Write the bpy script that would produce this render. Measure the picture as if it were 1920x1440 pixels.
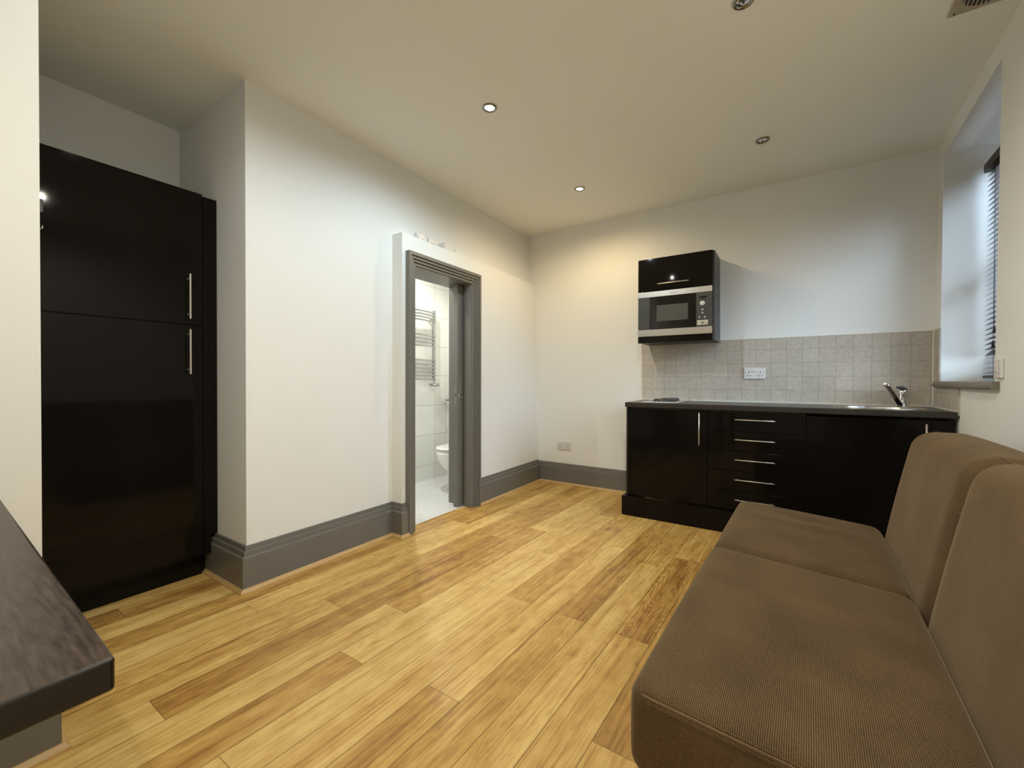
import bpy, bmesh, math, random
from mathutils import Matrix, Vector
random.seed(7)
for o in list(bpy.data.objects): bpy.data.objects.remove(o)
S = bpy.context.scene
COL = S.collection
PI = math.pi

# ---------------------------------------------------------------- camera
cam = bpy.data.cameras.new('camera'); camo = bpy.data.objects.new('camera', cam); COL.objects.link(camo)
yaw, pitch, roll = math.radians(33.232), math.radians(-0.454), math.radians(0.11)
fw0 = Vector((-math.sin(yaw), math.cos(yaw), 0)); rt = Vector((math.cos(yaw), math.sin(yaw), 0)); up = Vector((0, 0, 1))
fw = fw0*math.cos(pitch) + up*math.sin(pitch); u2 = rt.cross(fw)
r3 = rt*math.cos(roll) + u2*math.sin(roll); u3 = r3.cross(fw)
camo.matrix_world = Matrix(((r3.x, u3.x, -fw.x, 0), (r3.y, u3.y, -fw.y, 0), (r3.z, u3.z, -fw.z, 1.10), (0, 0, 0, 1)))
cam.sensor_fit = 'HORIZONTAL'; cam.sensor_width = 36; cam.lens = 786.5/1920*36; cam.clip_start = 0.02
S.camera = camo

# ---------------------------------------------------------------- world, exposure
w = bpy.data.worlds.new('world'); S.world = w; w.use_nodes = True
bg = w.node_tree.nodes['Background']; bg.inputs[0].default_value = (0.62, 0.80, 1.0, 1); bg.inputs[1].default_value = 11.0
S.view_settings.view_transform = 'Standard'; S.view_settings.look = 'None'
S.view_settings.gamma = 1; S.view_settings.use_curve_mapping = False
S.view_settings.exposure = 1.02
COOL = (0.70, 0.88, 1.0); WARM = (1.0, 0.76, 0.42); NEUT = (1.0, 0.95, 0.81); WHITE = (0.94, 0.97, 1.0)
# downlights of the room: x, y, colour, watts (0 = off)
DOWN = [(-1.439, 1.956, COOL, 19.0), (-1.425, 3.179, WARM, 15.0), (-0.142, 3.187, None, 0), (-0.159, 1.982, None, 0),
        (-0.15, 0.785, NEUT, 33.0), (-1.44, 0.735, WHITE, 8.0), (-0.15, -0.48, NEUT, 21.0)]

# ---------------------------------------------------------------- materials
def M_(name):
    m = bpy.data.materials.new(name); m.use_nodes = True
    return m, m.node_tree.nodes, m.node_tree.links, m.node_tree.nodes['Principled BSDF']
def plain(name, col, rough=0.5, metal=0.0, spec=0.5, coat=0.0, var=0.04, vscale=12.0, bump=0.0, bscale=200.0):
    m, N, L, B = M_(name)
    B.inputs['Roughness'].default_value = rough; B.inputs['Metallic'].default_value = metal
    B.inputs['Specular IOR Level'].default_value = spec; B.inputs['Coat Weight'].default_value = coat
    B.inputs['Coat Roughness'].default_value = 0.03
    tc = N.new('ShaderNodeTexCoord'); n = N.new('ShaderNodeTexNoise'); n.inputs['Scale'].default_value = vscale; n.inputs['Detail'].default_value = 3
    L.new(tc.outputs['Object'], n.inputs['Vector'])
    mx = N.new('ShaderNodeMix'); mx.data_type = 'RGBA'
    c = Vector(col)
    mx.inputs['A'].default_value = (*(c*(1-var)), 1); mx.inputs['B'].default_value = (*(c*(1+var)), 1)
    L.new(n.outputs['Fac'], mx.inputs['Factor']); L.new(mx.outputs['Result'], B.inputs['Base Color'])
    if bump:
        n2 = N.new('ShaderNodeTexNoise'); n2.inputs['Scale'].default_value = bscale; n2.inputs['Detail'].default_value = 4
        L.new(tc.outputs['Object'], n2.inputs['Vector'])
        b = N.new('ShaderNodeBump'); b.inputs['Strength'].default_value = bump; b.inputs['Distance'].default_value = 0.002
        L.new(n2.outputs['Fac'], b.inputs['Height']); L.new(b.outputs['Normal'], B.inputs['Normal'])
    return m
MW = plain('wall_paint', (0.84, 0.845, 0.82), 0.75, var=0.012, vscale=3, bump=0.12, bscale=90, spec=0.3)
MC = plain('ceiling_paint', (0.89, 0.90, 0.84), 0.85, var=0.01, vscale=2, spec=0.2)
MG = plain('grey_gloss_paint', (0.168, 0.161, 0.143), 0.36, var=0.05, vscale=6)
MBK = plain('black_gloss_laminate', (0.0075, 0.0062, 0.005), 0.045, var=0.15, vscale=3, spec=0.13)
MBM = plain('black_matt_board', (0.009, 0.008, 0.0075), 0.45, var=0.1)
MDS = plain('dark_grey_side_board', (0.045, 0.042, 0.045), 0.4, var=0.05)
MCH = plain('chrome', (0.75, 0.75, 0.76), 0.09, 1.0, var=0.01)
MST = plain('brushed_steel', (0.62, 0.58, 0.52), 0.27, 1.0, var=0.03, vscale=40)
MPW = plain('white_plastic', (0.72, 0.70, 0.68), 0.35, var=0.01)
MCER = plain('white_ceramic', (0.85, 0.85, 0.82), 0.08, var=0.005)
MRING = plain('darker_chrome_ring', (0.30, 0.29, 0.26), 0.18, 1.0, var=0.02)  # chrome in an evenly darker tone
MRC = plain('radiator_chrome', (0.42, 0.43, 0.42), 0.12, 1.0, var=0.02)
MHD = plain('satin_nickel_handle', (0.66, 0.61, 0.53), 0.42, 0.75, var=0.02)
MDK = plain('dark_void', (0.01, 0.01, 0.01), 0.6, var=0.05)
MMG = plain('microwave_grey_panel', (0.055, 0.058, 0.052), 0.3, var=0.03)
MMW = plain('microwave_window_mesh', (0.075, 0.078, 0.068), 0.25, var=0.05, vscale=60)
MGB = plain('microwave_black_glass', (0.008, 0.008, 0.007), 0.05, var=0.03)
MIR = plain('dark_cast_hotplate', (0.03, 0.028, 0.026), 0.35, var=0.1, vscale=40)
MKB = plain('dark_brown_blind_wood', (0.045, 0.030, 0.026), 0.45, var=0.15, vscale=30)
MSASH = plain('white_sash_paint', (0.55, 0.55, 0.55), 0.4, var=0.02)
MVENT = plain('yellowed_vent_plastic', (0.40, 0.36, 0.25), 0.55, var=0.15, vscale=30)
MCAULK = plain('white_sealant', (0.75, 0.74, 0.70), 0.5, var=0.03)
MSIGN = plain('printed_grey', (0.28, 0.25, 0.18), 0.5, var=0.02)
MRUB = plain('black_plastic', (0.012, 0.012, 0.012), 0.3, var=0.05)

def emis(name, col, s):
    m = bpy.data.materials.new(name); m.use_nodes = True; N = m.node_tree.nodes; N.clear()
    e = N.new('ShaderNodeEmission'); e.inputs[0].default_value = (*col, 1); e.inputs[1].default_value = s
    o = N.new('ShaderNodeOutputMaterial'); m.node_tree.links.new(e.outputs[0], o.inputs[0]); return m
ME_C = emis('lit_cool_bulb', COOL, 60); ME_W = emis('lit_warm_bulb', (1, .8, .5), 60); ME_B = emis('lit_bathroom_lamp', (1, .99, .92), 30)

def glass_mat():
    m = bpy.data.materials.new('window_glass'); m.use_nodes = True; N = m.node_tree.nodes; L = m.node_tree.links; N.clear()
    t = N.new('ShaderNodeBsdfTransparent'); g = N.new('ShaderNodeBsdfGlossy'); g.inputs['Roughness'].default_value = 0.02
    f = N.new('ShaderNodeFresnel'); f.inputs[0].default_value = 1.45; mx = N.new('ShaderNodeMixShader')
    o = N.new('ShaderNodeOutputMaterial'); L.new(f.outputs[0], mx.inputs[0]); L.new(t.outputs[0], mx.inputs[1]); L.new(g.outputs[0], mx.inputs[2]); L.new(mx.outputs[0], o.inputs[0])
    return m
MGLASS = glass_mat()

def worktop_mat():
    m, N, L, B = M_('speckled_charcoal_laminate'); B.inputs['Roughness'].default_value = 0.32
    tc = N.new('ShaderNodeTexCoord'); n = N.new('ShaderNodeTexNoise'); n.inputs['Scale'].default_value = 120; n.inputs['Detail'].default_value = 5
    L.new(tc.outputs['Object'], n.inputs['Vector']); r = N.new('ShaderNodeValToRGB')
    r.color_ramp.elements[0].position = 0.35; r.color_ramp.elements[0].color = (0.013, 0.0125, 0.0105, 1)
    r.color_ramp.elements[1].position = 0.75; r.color_ramp.elements[1].color = (0.055, 0.05, 0.041, 1)
    L.new(n.outputs['Fac'], r.inputs[0]); L.new(r.outputs[0], B.inputs['Base Color']); return m
MWT = worktop_mat()

def tile_mat(name, c1, c2, mortar, bw, bh, mort, off, axes, rough, x0=0.0, z0=0.0, mott=0.0, bump=0.3):
    m, N, L, B = M_(name); B.inputs['Roughness'].default_value = rough
    tc = N.new('ShaderNodeTexCoord'); sp = N.new('ShaderNodeSeparateXYZ'); L.new(tc.outputs['Object'], sp.inputs[0])
    a = N.new('ShaderNodeMath'); a.operation = 'SUBTRACT'; a.inputs[1].default_value = x0; L.new(sp.outputs[axes[0]], a.inputs[0])
    b = N.new('ShaderNodeMath'); b.operation = 'SUBTRACT'; b.inputs[1].default_value = z0; L.new(sp.outputs[axes[1]], b.inputs[0])
    cb = N.new('ShaderNodeCombineXYZ'); L.new(a.outputs[0], cb.inputs[0]); L.new(b.outputs[0], cb.inputs[1])
    br = N.new('ShaderNodeTexBrick'); br.offset = off; br.squash = 1; br.inputs['Scale'].default_value = 1
    br.inputs['Brick Width'].default_value = bw; br.inputs['Row Height'].default_value = bh; br.inputs['Mortar Size'].default_value = mort
    br.inputs['Mortar Smooth'].default_value = 0.1; br.inputs['Bias'].default_value = 0
    br.inputs['Color1'].default_value = (*c1, 1); br.inputs['Color2'].default_value = (*c2, 1); br.inputs['Mortar'].default_value = (*mortar, 1)
    L.new(cb.outputs[0], br.inputs['Vector'])
    out = br.outputs['Color']
    if mott:
        n = N.new('ShaderNodeTexNoise'); n.inputs['Scale'].default_value = 38; n.inputs['Detail'].default_value = 5; n.inputs['Roughness'].default_value = .65
        L.new(tc.outputs['Object'], n.inputs['Vector'])
        mr = N.new('ShaderNodeMapRange'); mr.inputs[1].default_value = .3; mr.inputs[2].default_value = .7; mr.inputs[3].default_value = 1-mott; mr.inputs[4].default_value = 1+mott
        L.new(n.outputs['Fac'], mr.inputs[0])
        vm = N.new('ShaderNodeVectorMath'); vm.operation = 'SCALE'; L.new(out, vm.inputs[0]); L.new(mr.outputs[0], vm.inputs['Scale']); out = vm.outputs[0]
    L.new(out, B.inputs['Base Color'])
    bp = N.new('ShaderNodeBump'); bp.invert = True; bp.inputs['Strength'].default_value = bump; bp.inputs['Distance'].default_value = 0.002
    L.new(br.outputs['Fac'], bp.inputs['Height']); L.new(bp.outputs['Normal'], B.inputs['Normal'])
    return m
MTILE = tile_mat('mottled_beige_wall_tile', (0.53, 0.48, 0.405), (0.475, 0.43, 0.37), (0.33, 0.29, 0.23), 0.1045, 0.1095, 0.0016, 0, (0, 2), 0.5, x0=-1.154, z0=0.918, mott=0.13)
MTILR = tile_mat('mottled_beige_side_tile', (0.53, 0.48, 0.405), (0.475, 0.43, 0.37), (0.33, 0.29, 0.23), 0.1045, 0.1095, 0.0016, 0, (1, 2), 0.5, x0=4.0, z0=0.918, mott=0.13)
MBT = tile_mat('large_white_bathroom_tile', (0.84, 0.84, 0.79), (0.82, 0.82, 0.77), (0.55, 0.54, 0.48), 0.60, 0.3285, 0.0028, 0, (1, 2), 0.12, x0=3.47, z0=0.17)
MBT2 = tile_mat('large_white_bathroom_end_tile', (0.84, 0.84, 0.79), (0.82, 0.82, 0.77), (0.55, 0.54, 0.48), 0.60, 0.3285, 0.0028, 0, (0, 2), 0.12, x0=-3.1, z0=0.17)
MMOS = tile_mat('white_mosaic_floor_tile', (0.80, 0.80, 0.78), (0.74, 0.74, 0.72), (0.42, 0.42, 0.41), 0.027, 0.024, 0.0018, 0.5, (0, 1), 0.25)

def wood_floor_mat():
    m, N, L, B = M_('oak_plank')
    uv = N.new('ShaderNodeUVMap'); uv.uv_map = 'plank'
    at = N.new('ShaderNodeAttribute'); at.attribute_name = 'tone'
    sp = N.new('ShaderNodeSeparateColor'); L.new(at.outputs['Color'], sp.inputs[0])
    su = N.new('ShaderNodeSeparateXYZ'); L.new(uv.outputs[0], su.inputs[0])
    def math_(op, a, b=None):
        n = N.new('ShaderNodeMath'); n.operation = op
        for i, v in enumerate((a, b)):
            if v is None: continue
            if isinstance(v, (int, float)): n.inputs[i].default_value = v
            else: L.new(v, n.inputs[i])
        return n.outputs[0]
    def vec(x, y, z):
        c = N.new('ShaderNodeCombineXYZ')
        for i, v in enumerate((x, y, z)):
            if isinstance(v, (int, float)): c.inputs[i].default_value = v
            else: L.new(v, c.inputs[i])
        return c.outputs[0]
    seed = math_('MULTIPLY', sp.outputs[1], 37.0)
    U, V = su.outputs[0], su.outputs[1]
    # broad figure
    n1 = N.new('ShaderNodeTexNoise'); n1.inputs['Scale'].default_value = 1; n1.inputs['Detail'].default_value = 3
    L.new(vec(math_('MULTIPLY', U, 14), math_('MULTIPLY', V, 1.6), seed), n1.inputs['Vector'])
    # growth-ring lines: contour of a stretched noise
    n2 = N.new('ShaderNodeTexNoise'); n2.inputs['Scale'].default_value = 1; n2.inputs['Detail'].default_value = 1.5; n2.inputs['Distortion'].default_value = 0.4
    L.new(vec(math_('MULTIPLY', U, 9), math_('MULTIPLY', V, 0.9), seed), n2.inputs['Vector'])
    rings = math_('SINE', math_('MULTIPLY', n2.outputs['Fac'], 190))
    rings = math_('POWER', math_('MULTIPLY', math_('ADD', rings, 1), 0.5), 2.5)
    rings = math_('MULTIPLY', rings, sp.outputs[2])
    # fine pores
    n3 = N.new('ShaderNodeTexNoise'); n3.inputs['Scale'].default_value = 1; n3.inputs['Detail'].default_value = 4; n3.inputs['Roughness'].default_value = .7
    L.new(vec(math_('MULTIPLY', U, 150), math_('MULTIPLY', V, 3), seed), n3.inputs['Vector'])
    # cross figure / flakes
    n4 = N.new('ShaderNodeTexNoise'); n4.inputs['Scale'].default_value = 1; n4.inputs['Detail'].default_value = 3
    L.new(vec(math_('MULTIPLY', U, 25), math_('MULTIPLY', V, 12), seed), n4.inputs['Vector'])
    f = math_('ADD', math_('MULTIPLY', math_('SUBTRACT', n1.outputs['Fac'], 0.5), 0.72), sp.outputs[0])
    f = math_('ADD', f, math_('MULTIPLY', rings, 0.20))
    f = math_('ADD', f, math_('MULTIPLY', math_('SUBTRACT', n3.outputs['Fac'], 0.5), 0.8))
    f = math_('ADD', f, math_('MULTIPLY', math_('SUBTRACT', n4.outputs['Fac'], 0.5), 0.5))
    n6 = N.new('ShaderNodeTexNoise'); n6.inputs['Scale'].default_value = 1; n6.inputs['Detail'].default_value = 2
    L.new(vec(math_('MULTIPLY', U, 95), math_('MULTIPLY', V, 1.3), seed), n6.inputs['Vector'])
    ln = N.new('ShaderNodeMapRange'); ln.inputs[1].default_value = .56; ln.inputs[2].default_value = .66; ln.inputs[3].default_value = 0; ln.inputs[4].default_value = .15
    L.new(n6.outputs['Fac'], ln.inputs[0]); f = math_('ADD', f, ln.outputs[0])
    # knots
    vo = N.new('ShaderNodeTexVoronoi'); vo.inputs['Scale'].default_value = 1; vo.inputs['Randomness'].default_value = 1
    L.new(vec(math_('MULTIPLY', U, 5.5), math_('MULTIPLY', V, 1.6), seed), vo.inputs['Vector'])
    kn = N.new('ShaderNodeMapRange'); kn.inputs[1].default_value = 0.03; kn.inputs[2].default_value = 0.11; kn.inputs[3].default_value = 0.5; kn.inputs[4].default_value = 0.0
    L.new(vo.outputs['Distance'], kn.inputs[0]); f = math_('ADD', f, math_('MULTIPLY', kn.outputs[0], n4.outputs['Fac']))
    r = N.new('ShaderNodeValToRGB'); e = r.color_ramp.elements
    e[0].position = 0.0; e[0].color = (0.80, 0.55, 0.20, 1)
    e[1].position = 1.0; e[1].color = (0.16, 0.065, 0.018, 1)
    x = r.color_ramp.elements.new(0.35); x.color = (0.58, 0.34, 0.092, 1)
    x = r.color_ramp.elements.new(0.65); x.color = (0.34, 0.165, 0.040, 1)
    L.new(f, r.inputs[0]); L.new(r.outputs[0], B.inputs['Base Color'])
    B.inputs['Roughness'].default_value = 0.38; B.inputs['Specular IOR Level'].default_value = 0.35
    bp = N.new('ShaderNodeBump'); bp.inputs['Strength'].default_value = 0.12; bp.inputs['Distance'].default_value = 0.001
    L.new(n3.outputs['Fac'], bp.inputs['Height']); L.new(bp.outputs['Normal'], B.inputs['Normal'])
    return m
MOAK = wood_floor_mat()

def streak_wood(name, ca, cb, axis, rough, s_long=3.0, s_cross=60.0):
    m, N, L, B = M_(name); B.inputs['Roughness'].default_value = rough
    tc = N.new('ShaderNodeTexCoord'); mp = N.new('ShaderNodeMapping')
    sc = [s_cross]*3; sc[axis] = s_long; mp.inputs['Scale'].default_value = sc
    L.new(tc.outputs['Object'], mp.inputs[0]); n = N.new('ShaderNodeTexNoise'); n.inputs['Scale'].default_value = 1; n.inputs['Detail'].default_value = 6
    n.inputs['Roughness'].default_value = .65
    L.new(mp.outputs[0], n.inputs['Vector']); r = N.new('ShaderNodeValToRGB')
    r.color_ramp.elements[0].position = .38; r.color_ramp.elements[0].color = (*ca, 1)
    r.color_ramp.elements[1].position = .66; r.color_ramp.elements[1].color = (*cb, 1)
    L.new(n.outputs['Fac'], r.inputs[0]); L.new(r.outputs[0], B.inputs['Base Color'])
    mr = N.new('ShaderNodeMapRange'); mr.inputs[3].default_value = rough-.08; mr.inputs[4].default_value = rough+.12
    L.new(n.outputs['Fac'], mr.inputs[0]); L.new(mr.outputs[0], B.inputs['Roughness'])
    return m
MBEADY = streak_wood('oak_beading_lengthwise', (0.50, 0.31, 0.12), (0.66, 0.45, 0.20), 1, 0.4, 4, 120)
MTAB = streak_wood('dark_walnut_stained_top', (0.030, 0.019, 0.014), (0.088, 0.063, 0.047), 0, 0.34, 16, 150)

def cord_mat():
    m, N, L, B = M_('brown_corduroy')
    uv = N.new('ShaderNodeUVMap'); uv.uv_map = 'wale'
    sp = N.new('ShaderNodeSeparateXYZ'); L.new(uv.outputs[0], sp.inputs[0])
    tc = N.new('ShaderNodeTexCoord')
    nw = N.new('ShaderNodeTexNoise'); nw.inputs['Scale'].default_value = 25; L.new(tc.outputs['Object'], nw.inputs['Vector'])
    a = N.new('ShaderNodeMath'); a.operation = 'MULTIPLY_ADD'; a.inputs[1].default_value = 0.0016; L.new(nw.outputs['Fac'], a.inputs[0]); L.new(sp.outputs[0], a.inputs[2])
    mu = N.new('ShaderNodeMath'); mu.operation = 'MULTIPLY'; mu.inputs[1].default_value = 2*PI/0.0038; L.new(a.outputs[0], mu.inputs[0])
    s = N.new('ShaderNodeMath'); s.operation = 'SINE'; L.new(mu.outputs[0], s.inputs[0])
    mr = N.new('ShaderNodeMapRange'); mr.inputs[1].default_value = -1; mr.inputs[2].default_value = 1; L.new(s.outputs[0], mr.inputs[0])
    n = N.new('ShaderNodeTexNoise'); n.inputs['Scale'].default_value = 5; n.inputs['Detail'].default_value = 4; L.new(tc.outputs['Object'], n.inputs['Vector'])
    n5 = N.new('ShaderNodeTexNoise'); n5.inputs['Scale'].default_value = 260; n5.inputs['Detail'].default_value = 2; L.new(tc.outputs['Object'], n5.inputs['Vector'])
    r = N.new('ShaderNodeMix'); r.data_type = 'RGBA'
    r.inputs['A'].default_value = (0.047, 0.0275, 0.0125, 1); r.inputs['B'].default_value = (0.172, 0.112, 0.056, 1)
    L.new(mr.outputs[0], r.inputs['Factor'])
    sc = N.new('ShaderNodeVectorMath'); sc.operation = 'SCALE'; L.new(r.outputs['Result'], sc.inputs[0])
    ad = N.new('ShaderNodeMath'); ad.operation = 'MULTIPLY_ADD'; ad.inputs[1].default_value = 0.9; ad.inputs[2].default_value = 0.05; L.new(n.outputs['Fac'], ad.inputs[0])
    a2 = N.new('ShaderNodeMath'); a2.operation = 'MULTIPLY_ADD'; a2.inputs[1].default_value = 1.0; L.new(n5.outputs['Fac'], a2.inputs[0]); L.new(ad.outputs[0], a2.inputs[2])
    L.new(a2.outputs[0], sc.inputs['Scale']); L.new(sc.outputs[0], B.inputs['Base Color'])
    B.inputs['Roughness'].default_value = 0.9; B.inputs['Specular IOR Level'].default_value = 0.15
    B.inputs['Sheen Weight'].default_value = 0.35; B.inputs['Sheen Roughness'].default_value = 0.4; B.inputs['Sheen Tint'].default_value = (0.8, 0.62, 0.42, 1)
    bp = N.new('ShaderNodeBump'); bp.inputs['Strength'].default_value = 0.35; bp.inputs['Distance'].default_value = 0.001
    L.new(mr.outputs[0], bp.inputs['Height']); L.new(bp.outputs['Normal'], B.inputs['Normal'])
    return m
MCORD = cord_mat()

# ---------------------------------------------------------------- helpers
ID = Matrix.Identity(4)
def wm(o):
    m = o.matrix_basis.copy(); p = o.parent
    while p: m = p.matrix_basis @ m; p = p.parent
    return m
def bm_(): return bmesh.new()
def bx(bm, x0, x1, y0, y1, z0, z1, M=ID, mi=0):
    vs = [bm.verts.new(M @ Vector((x, y, z))) for x in (x0, x1) for y in (y0, y1) for z in (z0, z1)]
    for f in ((0, 1, 3, 2), (4, 6, 7, 5), (0, 4, 5, 1), (2, 3, 7, 6), (0, 2, 6, 4), (1, 5, 7, 3)):
        fc = bm.faces.new([vs[i] for i in f]); fc.material_index = mi
    return vs
def prism(bm, pts, d0, d1, fn):
    """closed profile pts [(a,b)] swept from d0 to d1; fn(a,b,d)->Vector"""
    A = [bm.verts.new(fn(a, b, d0)) for a, b in pts]; B = [bm.verts.new(fn(a, b, d1)) for a, b in pts]
    n = len(pts)
    for i in range(n): bm.faces.new((A[i], A[(i+1) % n], B[(i+1) % n], B[i]))
    bm.faces.new(A[::-1]); bm.faces.new(B)
def tube(bm, pts, r, n=12, cap=True, rads=None):
    pts = [Vector(p) for p in pts]; rings = []
    prev = None
    for i, p in enumerate(pts):
        t = (pts[min(i+1, len(pts)-1)] - pts[max(i-1, 0)]).normalized()
        if prev is None:
            a = Vector((0, 0, 1)) if abs(t.z) < .9 else Vector((1, 0, 0)); x = t.cross(a).normalized()
        else: x = (prev - t*prev.dot(t)).normalized()
        prev = x; y = t.cross(x); rr = rads[i] if rads else r
        rings.append([bm.verts.new(p + (x*math.cos(2*PI*k/n) + y*math.sin(2*PI*k/n))*rr) for k in range(n)])
    for A, B in zip(rings, rings[1:]):
        for k in range(n):
            f = bm.faces.new((A[k], A[(k+1) % n], B[(k+1) % n], B[k])); f.smooth = True
    if cap: bm.faces.new(rings[0][::-1]); bm.faces.new(rings[-1])
def lathe(bm, prof, c, axis=(0, 0, 1), n=32, sx=1.0, sy=1.0, smooth=True):
    """prof [(r,h)] around axis through c"""
    ax = Vector(axis).normalized(); a = Vector((1, 0, 0)) if abs(ax.x) < .9 else Vector((0, 1, 0))
    y = ax.cross(a).normalized(); x = y.cross(ax); c = Vector(c); R = []
    for r, h in prof:
        if r < 1e-6: R.append([bm.verts.new(c + ax*h)])
        else: R.append([bm.verts.new(c + ax*h + x*math.cos(2*PI*k/n)*r*sx + y*math.sin(2*PI*k/n)*r*sy) for k in range(n)])
    for A, B in zip(R, R[1:]):
        for k in range(n):
            a0, a1 = A[k % len(A)], A[(k+1) % len(A)]; b0, b1 = B[k % len(B)], B[(k+1) % len(B)]
            vs = []
            for v in (a0, a1, b1, b0):
                if v not in vs: vs.append(v)
            if len(vs) > 2:
                f = bm.faces.new(vs); f.smooth = smooth
def obj(name, bm, mats, parent=None, bevel=0.0, seg=2, smooth=False, sub=0):
    if not isinstance(mats, (list, tuple)): mats = [mats]
    bmesh.ops.recalc_face_normals(bm, faces=bm.faces)
    if parent is not None: bm.transform(wm(parent).inverted())
    me = bpy.data.meshes.new(name); bm.to_mesh(me); bm.free()
    for m in mats: me.materials.append(m)
    if smooth:
        for p in me.polygons: p.use_smooth = True
    o = bpy.data.objects.new(name, me); COL.objects.link(o)
    if parent is not None: o.parent = parent
    if bevel:
        b = o.modifiers.new('bevel', 'BEVEL'); b.width = bevel; b.segments = seg; b.limit_method = 'ANGLE'; b.angle_limit = math.radians(35)
        b.harden_normals = False
    if sub:
        s = o.modifiers.new('sub', 'SUBSURF'); s.levels = s.render_levels = sub
    return o
def tag(o, label, cat, group=None, kind=None):
    o['label'] = label; o['category'] = cat
    if group: o['group'] = group
    if kind: o['kind'] = kind
    return o
def thing(name, loc, label, cat, group=None):
    o = bpy.data.objects.new(name, None); COL.objects.link(o); o.location = loc; o.empty_display_size = .1
    return tag(o, label, cat, group)
def struct(name, bm, m, label=None, **k):
    o = obj(name, bm, m, **k); o['kind'] = 'structure'
    if label: o['label'] = label
    return o

H = 2.67
TB = 0.05                                                        # the back wall leans in a little
MB = Matrix.Translation((0, 4.07, 0)) @ Matrix.Rotation(math.atan(TB), 4, 'X')       # local: y=0 wall face
ar = -math.atan(0.035)
MR = Matrix.Translation((0.709, 0, 0)) @ Matrix.Rotation(ar, 4, 'Z')                  # local: x=0 wall face, y along
MX = Matrix.Translation((-2.270, 2.05, 0)) @ Matrix.Rotation(math.radians(0.86), 4, 'Z')  # boxed-out part of left wall

# ---------------------------------------------------------------- floor planks
def floor():
    bm = bm_(); uv = bm.loops.layers.uv.new('plank'); cl = bm.loops.layers.float_color.new('tone')
    f = bm.faces.new([bm.verts.new(p) for p in ((-3.4, -3.1, -.0015), (1.2, -3.1, -.0015), (1.2, 4.3, -.0015), (-3.4, 4.3, -.0015))]); f.material_index = 1
    W = 0.145; SK = 0.035
    known = {-4: [1.037], -1: [1.095, 2.7], 0: [1.773, 0.1], -6: [0.515, 2.4], -3: [0.55, 2.35], -2: [1.78, -0.1], 2: [1.77, .3], -12: [0.64, 2.0], -5: [1.38, -.2], -7: [1.24, 2.9, -.3],
             1: [0.72, 2.55], 3: [1.2, 2.6], -8: [.3, 1.9], -9: [1.0, 2.5], -10: [.45, 1.6], -11: [.2, 1.3]}
    tones = {(-4, 1): .06, (-4, 0): .42, (-6, 1): .50, (-6, 0): .12, (-1, 0): .34, (-1, 1): .22, (0, 1): .33, (0, 2): .48, (-3, 1): .08, (-3, 2): .2, (-2, 1): .18, (-2, 2): .4,
             (2, 2): .4, (2, 1): .28, (1, 1): .2, (1, 2): .3, (-5, 1): .14, (-5, 2): .36, (-7, 2): .36, (-7, 1): .24, (-12, 1): .42, (-12, 0): .48, (-11, 1): .12, (3, 1): .44, (3, 2): .42}
    for k in range(-18, 16):
        x0 = -.93 + W*k; js = sorted(known.get(k, []))
        if not js: js = [random.uniform(-.2, .9)]
        ys = [-3.1]
        a = js[0]
        pre = []
        while a > -3.0: pre.append(a); a -= random.uniform(1.0, 1.7)
        ys += sorted(pre); 
        for j in js[1:]: ys.append(j)
        while ys[-1] < 4.2: ys.append(min(4.25, ys[-1] + random.uniform(0.9, 1.7)))
        base = ys.index(js[0])
        for i in range(len(ys)-1):
            y0, y1 = ys[i]+.0006, ys[i+1]-.0006
            if y1 - y0 < .02: continue
            idx = i - base + (1 if len(js) >= 1 else 0)
            t = tones.get((k, idx), random.choice([.10, .16, .2, .24, .3, .34, .4])); sd = random.random(); rg = random.choice([.1, .2, .45, .7, .9])
            P = [(x0+.0008, y0, 0, y0), (x0+W-.0008, y0, W, y0), (x0+W-.0008, y1, W, y1), (x0+.0008, y1, 0, y1)]
            vs = [bm.verts.new((x + SK*(y-1.1), y, 0)) for x, y, u, v in P]
            f = bm.faces.new(vs)
            for l, (x, y, u, v) in zip(f.loops, P):
                l[uv].uv = (u, v + sd*9); l[cl] = (t, sd, rg, 1)
    return bm
fl = floor()
o = struct('floor', fl, [MOAK, MDK], 'oiled oak plank floor of the main room')

bm = bm_(); bx(bm, -3.40, -2.352, 1.10, 3.75, -.05, .003)
struct('floor_bathroom', bm, MMOS, 'white mosaic tiled bathroom floor')
bm = bm_(); bx(bm, -2.355, -2.345, 2.2, 2.84, -.02, .004)
struct('trim_6', bm, MBEADY, 'thin oak threshold strip in the bathroom doorway')

# ---------------------------------------------------------------- ceiling and walls
bm = bm_(); bx(bm, -3.5, 1.3, -3.2, 4.4, H, H+.1); struct('ceiling', bm, MC, 'plain off-white ceiling')
bm = bm_(); bx(bm, -3.5, 1.4, 0, .15, -.02, H+.2, MB); struct('wall_back', bm, MW, 'back wall behind the kitchenette')
# left wall with door opening (main plane x=-2.37, opening y 2.165..2.84)
DY0, DY1, DZ = 2.168, 2.848, 1.945
bm = bm_()
bx(bm, -2.54, -2.37, 1.074, DY0, 0, H); bx(bm, -2.54, -2.37, DY0, DY1, DZ, H)
bx(bm, -2.425, -2.37, DY1+.0, 4.1, DZ, H); bx(bm, -2.54, -2.425, DY1, 4.1, 0, H)
bx(bm, -3.5, -2.54, 1.074, 1.14, 0, H)                            # return towards the alcove
struct('wall_left', bm, MW, 'white left wall with the bathroom doorway')
bm = bm_()                                                        # boxed-out lower part
LB = 2.145
a0 = DY0-2.05; a1 = DY1-2.05
bx(bm, -.103, 0, 0, a0, 0, LB, MX); bx(bm, -.103, 0, a0, a1, DZ, LB, MX); bx(bm, -.075, 0, a1, 2.02, 0, LB, MX); bx(bm, -.12, -.07, a1, 2.02, DZ, LB, MX)
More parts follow.
